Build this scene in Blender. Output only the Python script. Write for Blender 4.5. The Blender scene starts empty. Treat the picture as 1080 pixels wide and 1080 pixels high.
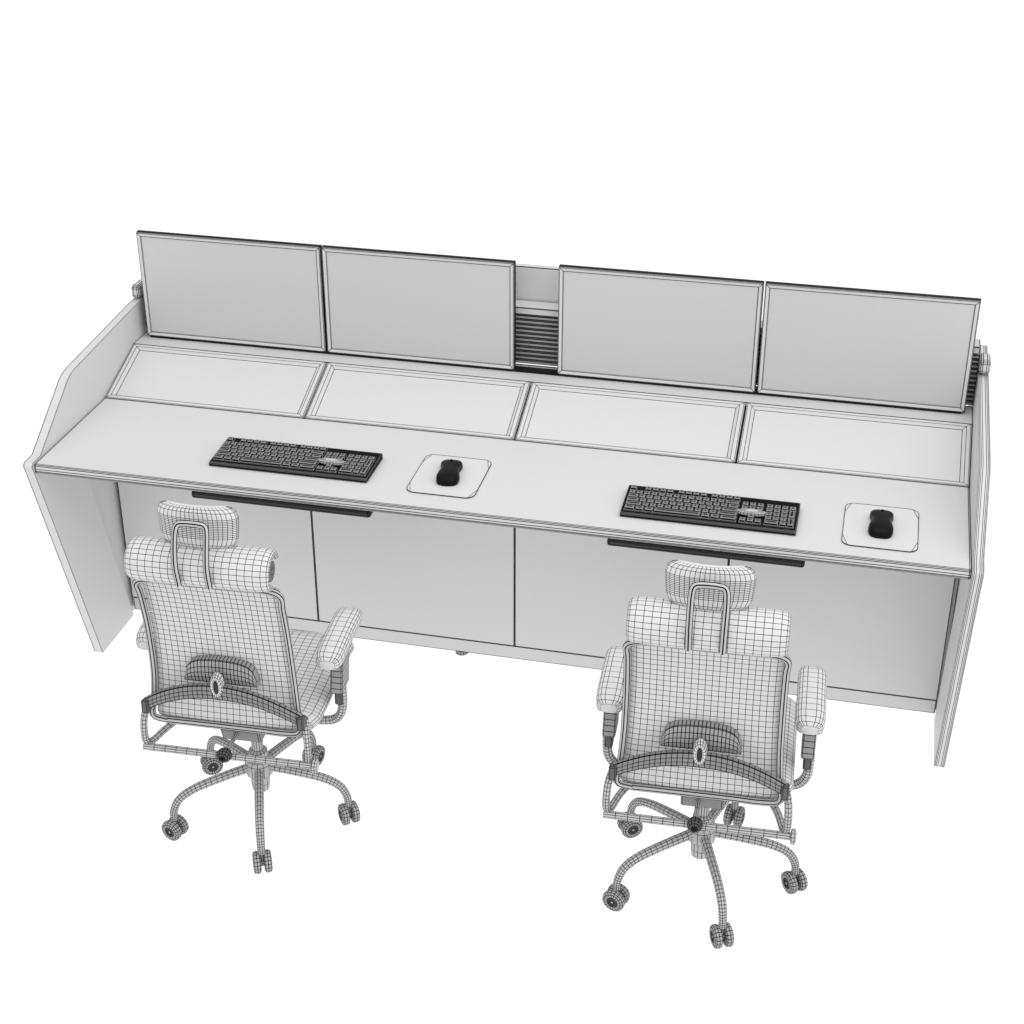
import bpy, bmesh, math
from mathutils import Vector, Matrix
S=bpy.context.scene; COL=S.collection
S.view_settings.view_transform='Standard'
try: S.view_settings.look='None'
except Exception: pass
S.view_settings.exposure=0
# ---------------------------------------------------------------- camera
cd=bpy.data.cameras.new('camera'); cam=bpy.data.objects.new('camera',cd); COL.objects.link(cam)
yaw,pit=.2283,.5048
F=Vector((-math.sin(yaw)*math.cos(pit),math.cos(yaw)*math.cos(pit),-math.sin(pit)))
R=F.cross(Vector((0,0,1))).normalized(); U=R.cross(F)
M=Matrix((R,U,-F)).transposed().to_4x4(); M.translation=Vector((.9132,-3.5204,2.7658))
cam.matrix_world=M; cd.sensor_width=36; cd.lens=36*1731.8/1080; cd.clip_end=500; S.camera=cam
# ---------------------------------------------------------------- world: soft studio dome, brighter from the upper front
w=bpy.data.worlds.new('World'); S.world=w; w.use_nodes=True
try: w.cycles.sampling_method='NONE'
except Exception: pass
nt=w.node_tree; bg=nt.nodes['Background']
tc=nt.nodes.new('ShaderNodeTexCoord'); dt=nt.nodes.new('ShaderNodeVectorMath'); dt.operation='DOT_PRODUCT'
lv=Vector((.30,-.25,.92)).normalized(); dt.inputs[1].default_value=lv
mr=nt.nodes.new('ShaderNodeMapRange'); mr.inputs[1].default_value=-.2; mr.inputs[2].default_value=1; mr.inputs[3].default_value=.28; mr.inputs[4].default_value=1.34
nt.links.new(tc.outputs['Generated'],dt.inputs[0]); nt.links.new(dt.outputs['Value'],mr.inputs[0]); nt.links.new(mr.outputs[0],bg.inputs[1])
bg.inputs[0].default_value=(1,1,1,1)
# added out-of-view area light above the desk front, for a brightness gradient
ld=bpy.data.lights.new('added_gradient_light','AREA'); ld.size=1.8; ld.energy=13; lo=bpy.data.objects.new('added_gradient_light',ld); COL.objects.link(lo)
lo.location=(.7,-1.0,2.9); lo.rotation_euler=(Vector((.2,.5,.7))-Vector(lo.location)).to_track_quat('-Z','Y').to_euler()
# ---------------------------------------------------------------- materials
def mat(name,col,t=.0009,line=(.004,.004,.004),rough=.5,spec=.3,dirs='uv'):
    m=bpy.data.materials.new(name); m.use_nodes=True; nt=m.node_tree; N=nt.nodes; L=nt.links
    b=N['Principled BSDF']; b.inputs['Roughness'].default_value=rough
    b.inputs['Specular IOR Level'].default_value=spec
    c=(col,col,col,1) if not isinstance(col,tuple) else (*col,1)
    if t<=0:
        b.inputs['Base Color'].default_value=c; return m
    def mth(op,a,bb):
        n=N.new('ShaderNodeMath'); n.operation=op
        for i,v in enumerate((a,bb)):
            if isinstance(v,(int,float)): n.inputs[i].default_value=v
            else: L.new(v,n.inputs[i])
        return n.outputs[0]
    ua=N.new('ShaderNodeUVMap'); ua.uv_map='wa'; ub=N.new('ShaderNodeUVMap'); ub.uv_map='wb'
    sa=N.new('ShaderNodeSeparateXYZ'); sb=N.new('ShaderNodeSeparateXYZ')
    L.new(ua.outputs[0],sa.inputs[0]); L.new(ub.outputs[0],sb.inputs[0])
    mx=mth('MINIMUM',sa.outputs[0],mth('SUBTRACT',sb.outputs[0],sa.outputs[0]))
    my=mth('MINIMUM',sa.outputs[1],mth('SUBTRACT',sb.outputs[1],sa.outputs[1]))
    k=mth('LESS_THAN',{'uv':mth('MINIMUM',mx,my),'u':mx,'v':my}[dirs],t)
    mix=N.new('ShaderNodeMix'); mix.data_type='RGBA'
    L.new(k,mix.inputs[0]); mix.inputs[6].default_value=c; mix.inputs[7].default_value=(*line,1)
    L.new(mix.outputs[2],b.inputs['Base Color'])
    L.new(mth('MULTIPLY',mth('SUBTRACT',1.0,k),spec),b.inputs['Specular IOR Level'])
    return m
MD=mat('desk_laminate',.68,.0012)
MT=mat('desktop_laminate',.68,.0011)
ME=mat('desk_side_laminate',.69,.0010)
MRE=mat('ribbed_side_laminate',.69,.0007,dirs='v')
MZ=mat('monitor_bezel',.66,.0012)
MS=mat('monitor_screen',.60,.0006,rough=.4)
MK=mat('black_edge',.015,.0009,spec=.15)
MSH=mat('monitor_shell',.015,.0009,spec=.15)
MKEY=mat('key_plastic',.006,.0006,line=(.40,.40,.40),rough=.6,spec=.05)
MKB=mat('keyboard_case',.005,.0006,line=(.15,.15,.15),spec=.05)
MSL=mat('dark_slats',.36,.0010)
MDR=mat('drawer_dark',.06,.0008,spec=.15)
MBK=mat('black_plastic',.004,0,rough=.4,spec=.12)
MLT=mat('light_plate',.70,.0008)
MBG=mat('oval_grey',.55,.0006)
MW=mat('pad_white',.70,0)
MLN=mat('thin_outline',.02,0)
MC=mat('chair_fabric',.70,.00065)
MF=mat('chair_frame',.54,.00078)
MBR=mat('chair_bracket',.52,.0019,dirs='u')
MH2=mat('chair_rail',.52,.0016,dirs='u')
MG=mat('chair_dark_trim',.20,.0008)
MLB=mat('lumbar_grey',.25,.0009)
MLP=mat('lumbar_pad_grey',.36,.0010)
MKN=mat('knob_dark',.10,.0009)
MA=mat('arm_adjuster',.12,.0008)
MAA=mat('arm_post_grey',.36,.0010)
MCA=mat('caster_grey',.40,.0009)
# ---------------------------------------------------------------- mesh helpers
def wire(me):
    wa=me.uv_layers.new(name='wa'); wb=me.uv_layers.new(name='wb'); V=me.vertices
    for p in me.polygons:
        li=list(p.loop_indices)
        if len(li)==4:
            c=[V[me.loops[i].vertex_index].co for i in li]
            ww=((c[1]-c[0]).length+(c[2]-c[3]).length)/2; hh=((c[3]-c[0]).length+(c[2]-c[1]).length)/2
            for i,uv in zip(li,((0,0),(ww,0),(ww,hh),(0,hh))):
                wa.data[i].uv=uv; wb.data[i].uv=(ww,hh)
        else:
            for i in li: wa.data[i].uv=(1,1); wb.data[i].uv=(2,2)
def mesh(name,bm,m,smooth=False):
    bmesh.ops.remove_doubles(bm,verts=bm.verts,dist=1e-5)
    if m not in (MRE,MBR,MH2): bmesh.ops.recalc_face_normals(bm,faces=bm.faces)
    me=bpy.data.meshes.new(name); bm.to_mesh(me); bm.free()
    if smooth:
        for p in me.polygons: p.use_smooth=True
        me.set_sharp_from_angle(angle=math.radians(50))
    wire(me); me.materials.append(m); return me
def obj(name,bm,m,parent=None,smooth=False,loc=None):
    me=bm if isinstance(bm,bpy.types.Mesh) else mesh(name,bm,m,smooth)
    o=bpy.data.objects.new(name,me); COL.objects.link(o)
    if parent: o.parent=parent
    if loc: o.location=loc
    return o
def empty(name,loc,label,cat,group=None):
    o=bpy.data.objects.new(name,None); COL.objects.link(o); o.location=loc
    o['label']=label; o['category']=cat
    if group: o['group']=group
    return o
def merge(bm,tmp):
    me=bpy.data.meshes.new('tmp'); tmp.to_mesh(me); tmp.free(); bm.from_mesh(me); bpy.data.meshes.remove(me)
def cuts(bm,axis,vals):
    n=[0,0,0]; n[axis]=1
    for v in vals:
        c=[0,0,0]; c[axis]=v
        bmesh.ops.bisect_plane(bm,geom=list(bm.verts)+list(bm.edges)+list(bm.faces),plane_co=c,plane_no=n,dist=1e-6)
    return bm
def box(bm,x0,x1,y0,y1,z0,z1,bev=0,seg=1):
    t=bmesh.new(); bmesh.ops.create_cube(t,size=1)
    for v in t.verts: v.co=Vector((x0+(v.co.x+.5)*(x1-x0),y0+(v.co.y+.5)*(y1-y0),z0+(v.co.z+.5)*(z1-z0)))
    if bev: bmesh.ops.bevel(t,geom=list(t.edges),offset=bev,segments=seg,profile=.5,affect='EDGES')
    merge(bm,t); return bm
def prism(bm,poly,x0,x1,bev=0,seg=1):
    t=bmesh.new()
    a=[t.verts.new((x0,y,z)) for y,z in poly]; b=[t.verts.new((x1,y,z)) for y,z in poly]
    t.faces.new(a); t.faces.new(b[::-1]); n=len(poly)
    for i in range(n): t.faces.new((a[i],b[i],b[(i+1)%n],a[(i+1)%n]))
    bmesh.ops.recalc_face_normals(t,faces=t.faces)
    if bev: bmesh.ops.bevel(t,geom=list(t.edges),offset=bev,segments=seg,profile=.5,affect='EDGES')
    merge(bm,t); return bm
def loft(bm,rings,closed=True,cap=True):
    vs=[[bm.verts.new(p) for p in r] for r in rings]; n=len(rings[0])
    for a,b in zip(vs[:-1],vs[1:]):
        for i in range(n if closed else n-1): bm.faces.new((a[i],a[(i+1)%n],b[(i+1)%n],b[i]))
    if cap and closed: bm.faces.new(vs[0][::-1]); bm.faces.new(vs[-1])
    return bm
def catmull(pts,k):
    P=[Vector(p) for p in pts]; P=[P[0]*2-P[1]]+P+[P[-1]*2-P[-2]]; out=[]
    for i in range(1,len(P)-2):
        for j in range(k):
            t=j/k; a,b,c,d=P[i-1:i+3]
            out.append(.5*((2*b)+(c-a)*t+(2*a-5*b+4*c-d)*t*t+(3*b-a-3*c+d)*t**3))
    out.append(P[-2]); return out
def tube(bm,pts,r,n=8,k=4,flat=1.0,up=None):
    p=catmull(pts,k) if k>1 else [Vector(q) for q in pts]; rings=[]
    u=None
    for i,q in enumerate(p):
        t=(p[min(i+1,len(p)-1)]-p[max(i-1,0)]).normalized()
        if u is None:
            a=Vector(up) if up else (Vector((0,0,1)) if abs(t.z)<.8 else Vector((0,1,0)))
            u=(a-t*a.dot(t)).normalized()
        else: u=(u-t*u.dot(t)).normalized()
        v=t.cross(u); rr=r[0]+(r[1]-r[0])*i/(len(p)-1) if isinstance(r,tuple) else r
        rings.append([q+u*(rr*math.cos(2*math.pi*(j+.5)/n))+v*(rr*flat*math.sin(2*math.pi*(j+.5)/n)) for j in range(n)])
    return loft(bm,rings)
def lathe(bm,prof,n,o,axis='z'):
    rings=[]
    for r,h in prof:
        ring=[]
        for j in range(n):
            a=2*math.pi*j/n; c,s=r*math.cos(a),r*math.sin(a)
            ring.append(Vector(o)+Vector({'z':(c,s,h),'x':(h,c,s),'y':(c,h,s)}[axis]))
        rings.append(ring)
    return loft(bm,rings)
def cushion(bm,path,hw,th,nu,rows,r,bow=0,px=4,tmin=.3,rim=()):
    """pad whose centre line is a path in the y-z plane; rounded outline, flat rings of quads"""
    P=catmull([(0,y,z) for y,z in path],10); cum=[0]
    for a,b in zip(P[:-1],P[1:]): cum.append(cum[-1]+(b-a).length)
    T=cum[-1]
    def at(d):
        for i in range(len(P)-1):
            if cum[i+1]>=d-1e-9:
                f=(d-cum[i])/(cum[i+1]-cum[i]); return P[i].lerp(P[i+1],f),(P[i+1]-P[i]).normalized()
        return P[-1],(P[-1]-P[-2]).normalized()
    ds=[0,.12*r,.4*r]+[r+(T-2*r)*i/rows for i in range(rows+1)]+[T-.4*r,T-.12*r,T]
    ss=sorted([-1+2*i/nu for i in range(nu+1)]+[v for q in rim for v in (q,-q)])
    rings=[]
    for d in ds:
        q,t=at(d); n=Vector((0,-t.z,t.y)); dd=min(d,T-d); W=hw(d/T) if callable(hw) else hw
        k=1 if dd>=r else math.sqrt(max(0,1-(1-dd/r)**2))
        W=W-r*(1-k); tt=th*(tmin+(1-tmin)*k); fr=[];bk=[]
        for s in ss:
            pf=max(0,1-abs(s)**px)**.5
            c=Vector((s*W,q.y+bow*s*s,q.z)); fr.append(c-n*tt*pf); bk.append(c+n*tt*pf)
        rings.append(fr+bk[1:-1][::-1])
    return loft(bm,rings)
B=bmesh.new
# ---------------------------------------------------------------- floor
t=bmesh.new(); bmesh.ops.create_grid(t,x_segments=1,y_segments=1,size=60)
mf=bpy.data.materials.new('glowing_white_floor'); mf.use_nodes=True; b=mf.node_tree.nodes['Principled BSDF']
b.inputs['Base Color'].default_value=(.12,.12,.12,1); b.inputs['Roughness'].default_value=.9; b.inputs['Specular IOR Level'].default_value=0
b.inputs['Emission Color'].default_value=(1,1,1,1); b.inputs['Emission Strength'].default_value=.98  # floor glows though it is no lamp, to wash out shadows
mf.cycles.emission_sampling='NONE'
fl=obj('floor',t,mf); fl['kind']='structure'; fl['label']='plain white floor, made to glow so shadows wash out'
# ---------------------------------------------------------------- desk
XI=1.2216; XO=1.25
desk=empty('control_desk',(0,.4,0),'long pale grey two-seat control desk with slanted back panels and wing sides','desk')
def D(n,bm,m=MD,**k):
    o=obj(n,bm,m,desk,**k); o.location=(0,-.4,0); return o
D('desktop',cuts(box(B(),-XI,XI,0,.436,.722,.75,.005,2),2,[.730,.736]),MT)
PROF=[(.2226,0),(.0,.728),(-.005,.738),(-.004,.746),(.003,.752),(.045,.753),(.222,.874),(.240,.887),(.262,.897),(.29,.903),(.715,.934),(.95,.938),(.95,.72),(.235,.72),(.44,0)]
for s in (-1,1):
    x0,x1=sorted((s*XI,s*XO)); wd=x1-x0
    fr=(0,.08,.92,1) if s<0 else (0,.09,.20,.35,.65,.80,.91,1)
    D('side_panel',loft(B(),[[(x0+wd*q,y,z) for y,z in PROF] for q in fr]),MRE)
    D('end_block',box(B(),x0-.001,x1+.001,.735,.80,.9385,.980,.010,3),MRE if 0 else ME,smooth=True)
    xa,xb=sorted((s*(XI+.011),s*(XO-.002)))
    D('end_panel',prism(B(),[(.238,.719),(.443,.0),(.95,.0),(.95,.719)],xa,xb,.002),ME)
D('carcass',box(B(),-XI-.01,XI+.01,.462,.948,.02,.715),MD)
for i in range(4):
    xa=-XI+i*XI/2; D('door',box(B(),xa+.0013,xa+XI/2-.0013,.443,.460,.0645,.715,.0008))
D('plinth',box(B(),-XI,XI,.450,.52,.014,.060,.002))
for x in (-.8,-.169,.62):
    t=B(); lathe(t,[(.02,0),(.02,.004),(.012,.008),(.012,.02)],12,(x,.47,0)); D('levelling_foot',t,MF)
# sloped panels
yb,zb,yt,zt=.436,.75,.654,.828
sl=Vector((0,yt-yb,zt-zb)); Ls=sl.length; e=sl/Ls; nn=Vector((0,-e.z,e.y))
def SP(x,s,d): return Vector((x,yb,zb))+e*s+nn*d
for i in range(4):
    xa=-XI+i*XI/2+.0025; xb=-XI+(i+1)*XI/2-.0025
    def rect(ins,d): return [SP(xa+ins,ins*.8,d),SP(xb-ins,ins*.8,d),SP(xb-ins,Ls-ins*.8,d),SP(xa+ins,Ls-ins*.8,d)]
    D('slanted_panel',loft(B(),[rect(0,-.02),rect(0,0),rect(.003,.0015),rect(.014,.0015),rect(.024,-.006)]),ME)
D('slope_backing',prism(B(),[(yb,.724),(yb,.742),(yt,.815),(.80,.815),(.80,.724)],-XI,XI),MK)
D('ledge',box(B(),-XI,XI,yt+.001,.766,.816,.828,.001))
D('monitor_shadow_strip',box(B(),-1.19,1.19,.712,.742,.8282,.834),MK)  # dark strip added to stand in for the shade under the monitors
t=B(); box(t,-XI,XI,.785,.80,.829,.985)
for k in range(11): box(t,-XI,XI,.768,.785,.832+k*.0139,.832+k*.0139+.0100,.001)
D('slat_wall',t,MSL)
D('hutch_top',box(B(),-XI+.002,XI-.002,.762,.82,.986,1.008,.002))
D('back_panel',box(B(),-.14,.12,.822,.842,.82,1.109,.001))
for x0,x1 in ((-.79,-.292),(.333,.828)):
    D('keyboard_drawer',box(B(),x0,x1,.033,.36,.682,.704,.007,3),MDR)
# ---------------------------------------------------------------- monitors
MWD,MH=.5663,.326; xm=1.1996;g=.0041
for i,x0 in enumerate((-xm,-xm+MWD+g,xm-2*MWD-g,xm-MWD)):
    lab=['flat monitor at the far left end of the row','second monitor from the left, left of the slatted gap','third monitor from the left, right of the slatted gap','flat monitor at the far right end of the row'][i]
    m=empty('monitor',(x0+MWD/2,.72,.834),lab,'monitor','monitors in a row along the desk back')
    def rr(ins,y): return [(-MWD/2+ins,y,ins),(MWD/2-ins,y,ins),(MWD/2-ins,y,MH-ins),(-MWD/2+ins,y,MH-ins)]
    obj('bezel',loft(B(),[rr(.001,-.006),rr(.001,-.0095),rr(.003,-.0115),rr(.0125,-.009),rr(.014,-.004)],cap=False),MZ,m)
    obj('screen',loft(B(),[rr(.0138,-.004),rr(.0138,-.0065)]),MS,m)
    obj('back_cover',loft(B(),[rr(.002,-.0062),rr(0,-.004),rr(0,.009),rr(.003,.011),rr(.03,.016),rr(.06,.03)]),MSH,m)
    obj('mount',box(B(),-.05,.05,.0302,.0478,.08,.13),MK,m)
# ---------------------------------------------------------------- keyboards
u=.019
def key_mesh(wu,hu):
    a=wu*u/2-.0007; b=hu*u/2-.0007
    def q(i,z): return [(-a+i,-b+i,z),(a-i,-b+i,z),(a-i,b-i,z),(-a+i,b-i,z)]
    return mesh('key',loft(B(),[q(0,0),q(.0003,.003),q(.0022,.0085),q(.0032,.0092),q(.0055,.0088)]),MKEY)
KEYS=[]
def row(x,ws,r,hu=1):
    for k in ws:
        KEYS.append((x+k/2,r+hu/2,k,hu)); x+=k
row(0,[1.5,1.25,1.25,6.25,1.25,1.25,2.25],0); row(15.25,[1,1,1],0); row(18.5,[2,1],0); row(21.5,[1],0,2)
row(0,[2.25]+[1]*10+[2.75],1); row(16.25,[1],1); row(18.5,[1]*3,1)
row(0,[1.75]+[1]*11+[2.25],2); row(18.5,[1]*3,2); row(21.5,[1],2,2)
row(0,[1.5]+[1]*12+[1.5],3); row(15.25,[1]*3,3); row(18.5,[1]*3,3)
row(0,[1]*13+[2],4); row(15.25,[1]*3,4); row(18.5,[1]*4,4)
row(0,[1],5.25); row(2,[1]*4,5.25); row(6.5,[1]*4,5.25); row(11,[1]*4,5.25)
KM={}
def keyboard(loc,label):
    k=empty('keyboard',loc,label,'keyboard','keyboards on the desk')
    t=prism(B(),[(-.073,0),(-.073,.009),(-.069,.012),(.069,.018),(.073,.016),(.073,0)],-.2205,.2205,.0015)
    obj('case',t,MKB,k)
    for x,y,wu,hu in KEYS:
        if (wu,hu) not in KM: KM[(wu,hu)]=key_mesh(wu,hu)
        Y=(y-3.125)*u; o=obj('key',KM[(wu,hu)],MKEY,k,loc=((x-11.25)*u,Y,.0118+(Y+.07)*.0435))
        o.rotation_euler.x=math.atan(.0435)
    t=B(); rings=[]
    for rr_,z in ((1,.0165),(1,.0235),(.8,.0255),(.45,.0262)):
        rings.append([((16.75-11.25)*u+.038*rr_*math.cos(a*math.pi/12),-.012+.0125*rr_*math.sin(a*math.pi/12),z) for a in range(24)])
    obj('light_oval',loft(t,rings),MBG,k,smooth=True)  # pale raised oval beside the main key block
    return k
keyboard((-.539,.170,.7503),'black keyboard on the left half of the desk')
keyboard((.578,.143,.7503),'black keyboard on the right half of the desk')
# ---------------------------------------------------------------- pads and mice
def rrect(a,b,r,n=6,ins=0):
    pts=[]
    for cx,cy,a0 in ((a-r,b-r,0),(-a+r,b-r,90),(-a+r,-b+r,180),(a-r,-b+r,270)):
        for j in range(n+1):
            A=math.radians(a0+90*j/n); pts.append((cx+(r-ins)*math.cos(A),cy+(r-ins)*math.sin(A)))
    return pts
def mpad(loc,label):
    p=empty('mouse_pad',loc,label,'mouse pad','mouse pads beside the keyboards')
    a,b,r=.0915,.110,.024; o=rrect(a,b,r)
    obj('surface',loft(B(),[[(x,y,0) for x,y in o],[(x,y,.002) for x,y in o]]),MW,p)
    i=rrect(a,b,r,ins=.0010); t=B()
    loft(t,[[(x,y,.0004) for x,y in rrect(a,b,r,ins=-.0005)],[(x,y,.0026) for x,y in rrect(a,b,r,ins=-.0005)],[(x,y,.0026) for x,y in i],[(x,y,.0015) for x,y in i]],cap=False)
    def ln(p0,p1,wd):
        p0=Vector((*p0,.0027));p1=Vector((*p1,.0027)); d=(p1-p0).normalized(); s=Vector((-d.y,d.x,0))*wd
        t.faces.new([t.verts.new(v) for v in (p0+s,p1+s,p1-s,p0-s)])
    for sx in (-1,1):
        for sy in (-1,1): ln((sx*a,sy*(b-.052)),(sx*(a-.014),sy*(b-.003)),.0006)
    obj('stitched_edge',t,MLN,p)
mpad((-.117,.185,.7503),'white mouse pad to the right of the left keyboard')
mpad((1.002,.163,.7503),'white mouse pad near the right end of the desk')
def mouse(loc,rz,label):
    m=empty('mouse',loc,label,'mouse','computer mice on the pads')
    rings=[];L=.062
    for i in range(21):
        s=-math.cos(math.pi*i/20); s2=max(-.998,min(.998,s)); k=(1-abs(s2)**6)**.36
        wd=.0315*k*(1-.25*math.exp(-((s-.12)/.36)**2)); h=(.028*(1-.12*(s+.2)**2))*(1-abs(s2)**6)**.4
        ring=[(wd*.92,s2*L,0)]
        for j in range(11):
            a=math.pi*j/10; ca=math.cos(a); ring.append((wd*math.copysign(abs(ca)**.7,ca),s2*L,.006*k+max(h-.006*k,.001)*math.sin(a)**.6))
        ring.append((-wd*.92,s2*L,0)); rings.append(ring)
    obj('body',loft(B(),rings),MBK,m,smooth=True)
    t=B(); lathe(t,[(.006,-.0035),(.0085,-.002),(.0085,.002),(.006,.0035)],16,(0,.036,.0205),'x'); obj('scroll_wheel',t,MK,m,smooth=True)
    m.rotation_euler.z=math.radians(rz)
mouse((-.117,.186,.7528),7,'black mouse on the left white mouse pad')
mouse((1.002,.163,.7528),0,'black mouse on the white mouse pad near the right end')
# ---------------------------------------------------------------- office chairs
def chair(loc,rz,label):
    c=empty('office_chair',loc,label,'chair','office chairs drawn up to the desk'); c.rotation_euler.z=rz
    UP=(-.009,0,0); RIM=(.97,.993)
    def K(n,bm,m): return obj(n,bm,m,c,smooth=True,loc=UP)
    hwb=lambda f: .182-.014*f-.006*math.sin(math.pi*f)
    bp=[(-.152,.392),(-.142,.46),(-.139,.54),(-.150,.66),(-.170,.77),(-.184,.812)]
    K('backrest',cushion(B(),bp,hwb,.009,22,26,.014,bow=.002,px=16,rim=(.985,)),MC)
    # one rail runs round the rim of the back
    side=[(-.166,.404),(-.156,.46),(-.152,.54),(-.163,.66),(-.183,.76),(-.194,.797)]
    loop=[(-.150,-.165,.391),(-.075,-.163,.390),(0,-.163,.390),(.075,-.163,.390),(.150,-.165,.391)]
    rt=[(hwb(i/5)+.004,y,z) for i,(y,z) in enumerate(side)]
    top=[(.145,-.199,.812),(.07,-.200,.814),(0,-.200,.814),(-.07,-.200,.814),(-.145,-.199,.812)]
    lf=[(-x,y,z) for x,y,z in rt[::-1]]
    K('back_frame',tube(B(),loop+rt+top+lf+[(-.150,-.165,.391)],.0085,6,4),MH2)
    K('shoulder_cushion',cushion(B(),[(-.222,.836),(-.242,.848),(-.250,.872),(-.242,.897),(-.218,.912),(-.190,.908),(-.174,.888)],.170,.011,19,14,.007,bow=.002,px=14,rim=RIM),MC)
    K('cushion_core',lathe(B(),[(.006,-.166),(.024,-.164),(.026,-.1),(.026,.1),(.024,.164),(.006,.166)],16,(0,-.212,.874),'x'),MG)
    K('headrest',cushion(B(),[(-.214,.919),(-.208,.973),(-.212,1.024)],lambda f:.090+.007*f,.013,18,11,.027,bow=.012,px=8,rim=RIM),MC).location.x-=.003
    K('headrest_bracket',tube(B(),[(-.036,-.266,.85),(-.0365,-.274,.90),(-.037,-.268,.94),(-.0365,-.256,.978),(-.032,-.248,.993),(-.017,-.246,.997),(.017,-.246,.997),(.032,-.248,.993),(.0365,-.256,.978),(.037,-.268,.94),(.0365,-.274,.90),(.036,-.266,.85)],.0078,5,4),MBR)
    # lumbar support: arched band, arched pad, oval knob
    def za(s): return .440+.074*(1-abs(s)**2.2)
    rings=[]
    for i in range(33):
        s=-1+i/16; x=s*.197; y=-.186-.010*(1-s*s)+.012*s**4; z=za(s); hh=.0195-.003*abs(s)
        rings.append([(x,y-.005-.003*(1-v*v),z+hh*v) for v in (-1,-.9,-.3,.3,.9,1)]+[(x,y+.006,z+hh),(x,y+.006,z-hh)])
    K('lumbar_band',loft(B(),rings),MLB)
    for s in (-1,1):
        x0,x1=sorted((s*.186,s*.203)); t=prism(B(),[(-.192,.422),(-.190,.460),(-.166,.454),(-.146,.432),(-.150,.416),(-.176,.418)],x0,x1,.003); K('band_bracket',t,MA)
    rings=[]
    for i in range(21):
        s=-1+i/10; x=s*.090; k=(1-abs(s)**6)**.5 if abs(s)<1 else 0; zl=.520; zh=.545+.042*max(k,.05)-.012*s*s
        zc=(zl+zh)/2; hh=(zh-zl)/2
        rings.append([(x,-.170-.006*(1-v*v),zc+hh*v) for v in (-1,-.92,-.45,0,.45,.92,1)]+[(x,-.150,zc+hh),(x,-.150,zc-hh)])
    K('lumbar_pad',loft(B(),rings),MLP)
    def oval(a,b,y0,y1,z):
        return loft(B(),[[(a*k*math.cos(j*math.pi/8),y0+(y1-y0)*d,z+b*k*math.sin(j*math.pi/8)) for j in range(16)] for k,d in ((1,0),(1,.75),(.88,1),(.5,1.02))])
    kn=K('lumbar_knob',oval(.0160,.033,-.188,-.206,.534),MLT)
    obj('slot',oval(.0065,.020,-.203,-.2075,.534),MLN,kn,smooth=True)
    # seat
    obj('seat',cushion(B(),[(-.146,.390),(-.05,.386),(.10,.393),(.20,.398),(.262,.375)],.205,.028,20,22,.05,px=6,tmin=.5,rim=RIM),MC,c,smooth=True)
    obj('seat_pan',box(B(),-.15,.15,-.10,.18,.345,.362,.004),MG,c)
    for s in (-1,1):
        rings=[]
        for f,dz,k in ((0,-.010,.55),(.03,-.008,.85),(.09,-.005,.97),(.18,-.002,1),(.27,0,1),(.36,.001,1),(.45,.002,1),(.54,.002,1),(.63,.003,1),(.72,.002,1),(.81,.001,1),(.9,-.001,.97),(.97,-.003,.85),(1,-.006,.55)):
            y=-.086+.222*f; z=.555+dz+.006*f; ring=[]
            for j in range(18):
                a=2*math.pi*j/18; ca,sa=math.cos(a),math.sin(a)
                ring.append((s*.228+.034*k*math.copysign(abs(ca)**.6,ca),y,z+.021*k*math.copysign(abs(sa)**.6,sa)))
            rings.append(ring)
        obj('armrest',loft(B(),rings),MC,c,smooth=True)
        x0,x1=sorted((s*.216,s*.247))
        t=cuts(prism(B(),[(-.042,.430),(-.018,.537),(.046,.537),(.024,.430)],x0,x1,.003),2,[.445,.46,.475,.49,.505,.52]); obj('arm_adjuster',t,MAA,c)
        x0,x1=sorted((s*.223,s*.243))
        t=prism(B(),[(-.030,.39),(-.028,.450),(.016,.450),(.010,.39)],x0,x1,.003); obj('arm_post',t,MA,c)
        obj('arm_tube',tube(B(),[(s*.236,-.008,.45),(s*.238,-.010,.40),(s*.232,-.012,.355),(s*.205,-.012,.33),(s*.14,-.01,.325),(s*.06,0,.33)],.0115,8,5),MF,c,smooth=True)
        K('side_tube',tube(B(),[(s*.196,-.156,.43),(s*.204,-.176,.405),(s*.207,-.182,.365),(s*.206,-.180,.333),(s*.198,-.165,.321),(s*.18,-.10,.321),(s*.13,-.02,.335)],.009,8,4),MF)
    t=tube(B(),[(-.212,-.182,.316),(-.1,-.182,.316),(0,-.182,.316),(.1,-.182,.316),(.215,-.182,.316)],.0095,10,4); lathe(t,[(.008,.2155),(.018,.218),(.019,.225),(.012,.229)],12,(0,-.182,.316),'x')
    K('crossbar',t,MF)
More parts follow.
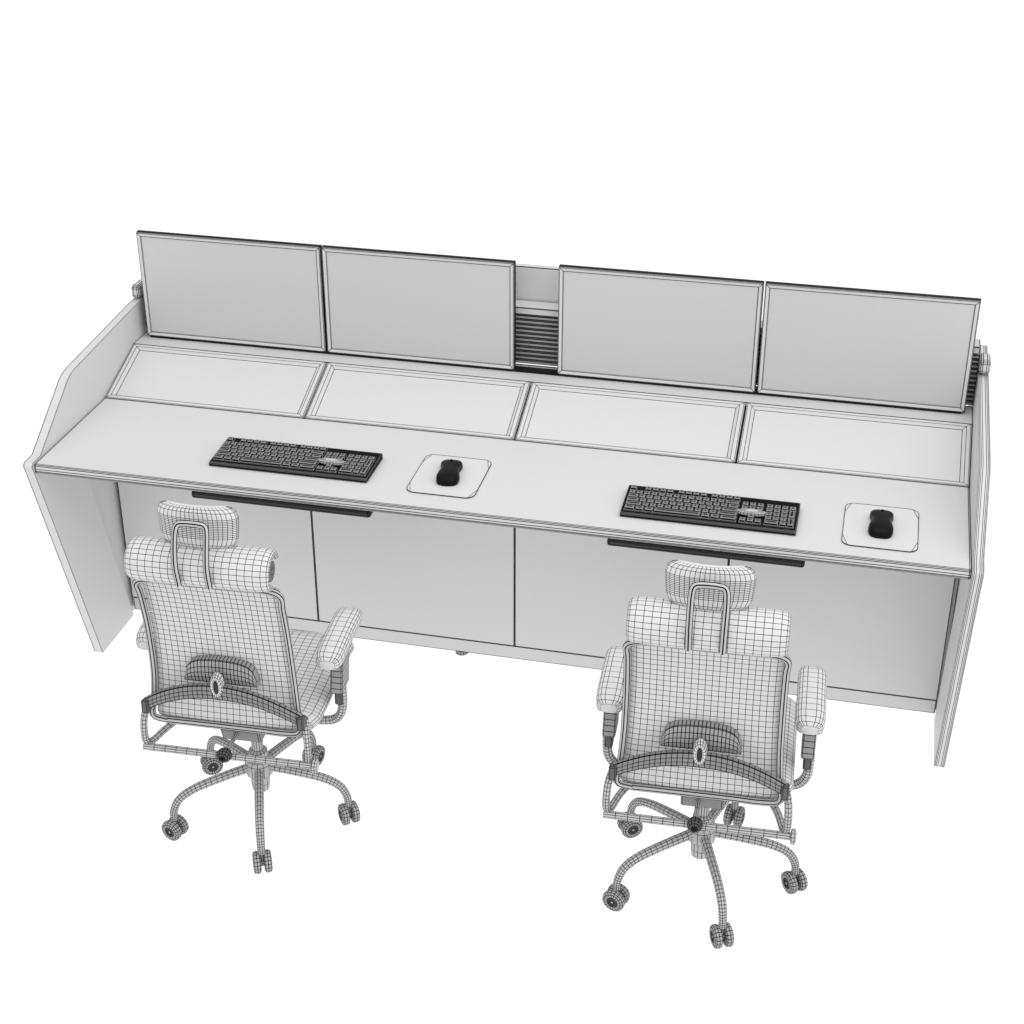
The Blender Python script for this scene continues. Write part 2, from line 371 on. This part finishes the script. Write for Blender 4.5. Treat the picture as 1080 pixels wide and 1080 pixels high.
    obj('tilt_mechanism',prism(B(),[(-.10,.300),(-.115,.344),(.10,.344),(.08,.295)],-.05,.05,.004),MLB,c)
    K('tilt_knob',lathe(B(),[(.0185*math.sin(math.pi*i/8)+.0005,-.198-.0185*math.cos(math.pi*i/8)) for i in range(9)],12,(0,0,.33),'y'),MKN)
    K('knob_stem',lathe(B(),[(.006,-.183),(.006,-.14),(.006,-.10)],8,(0,0,.328),'y'),MF)
    obj('gas_cylinder',lathe(B(),[(.022,.08),(.024,.10),(.024,.15),(.024,.20),(.015,.205),(.015,.25),(.015,.298)],14,(0,0,0)),MF,c,smooth=True)
    obj('base_hub',lathe(B(),[(.026,.125),(.034,.13),(.036,.165),(.030,.175)],14,(0,0,0)),MF,c,smooth=True)
    for k in range(5):
        A=math.radians(72*k); ca,sa=math.cos(A),math.sin(A)
        P=lambda r,z: (r*ca,r*sa,z)
        l=obj('base_leg',tube(B(),[P(.03,.152),P(.10,.145),P(.17,.134),P(.212,.115),P(.230,.085),P(.233,.056)],(.0125,.0095),10,5),MF,c,smooth=True)
        t=B()
        for s in (-1,1):
            w=B(); lathe(w,[(.003,-.0095),(.009,-.010),(.0115,-.0085),(.0135,-.0095),(.022,-.0095),(.0275,-.007),(.029,0),(.0275,.007),(.022,.0095),(.0135,.0095),(.0115,.0085),(.009,.010),(.003,.0095)],18,(s*.0135,0,0),'x'); merge(t,w)
        w=B(); lathe(w,[(.009,-.005),(.009,.005)],8,(0,0,0),'x'); merge(t,w)
        rot=Matrix.Rotation(A+math.radians(35+60*k),4,'Z'); off=Vector((.233*ca,.233*sa,.0292))
        bmesh.ops.transform(t,matrix=Matrix.Translation(off)@rot,verts=t.verts)
        lathe(t,[(.006,.02),(.006,.06)],8,(.233*ca,.233*sa,0))
        obj('caster',t,MCA,l,smooth=True)
    return c
chair((-.487,-.37,0),math.radians(2.5),'mesh-backed office chair in front of the left keyboard')
chair((.656,-.37,0),math.radians(2.5),'mesh-backed office chair in front of the right keyboard')
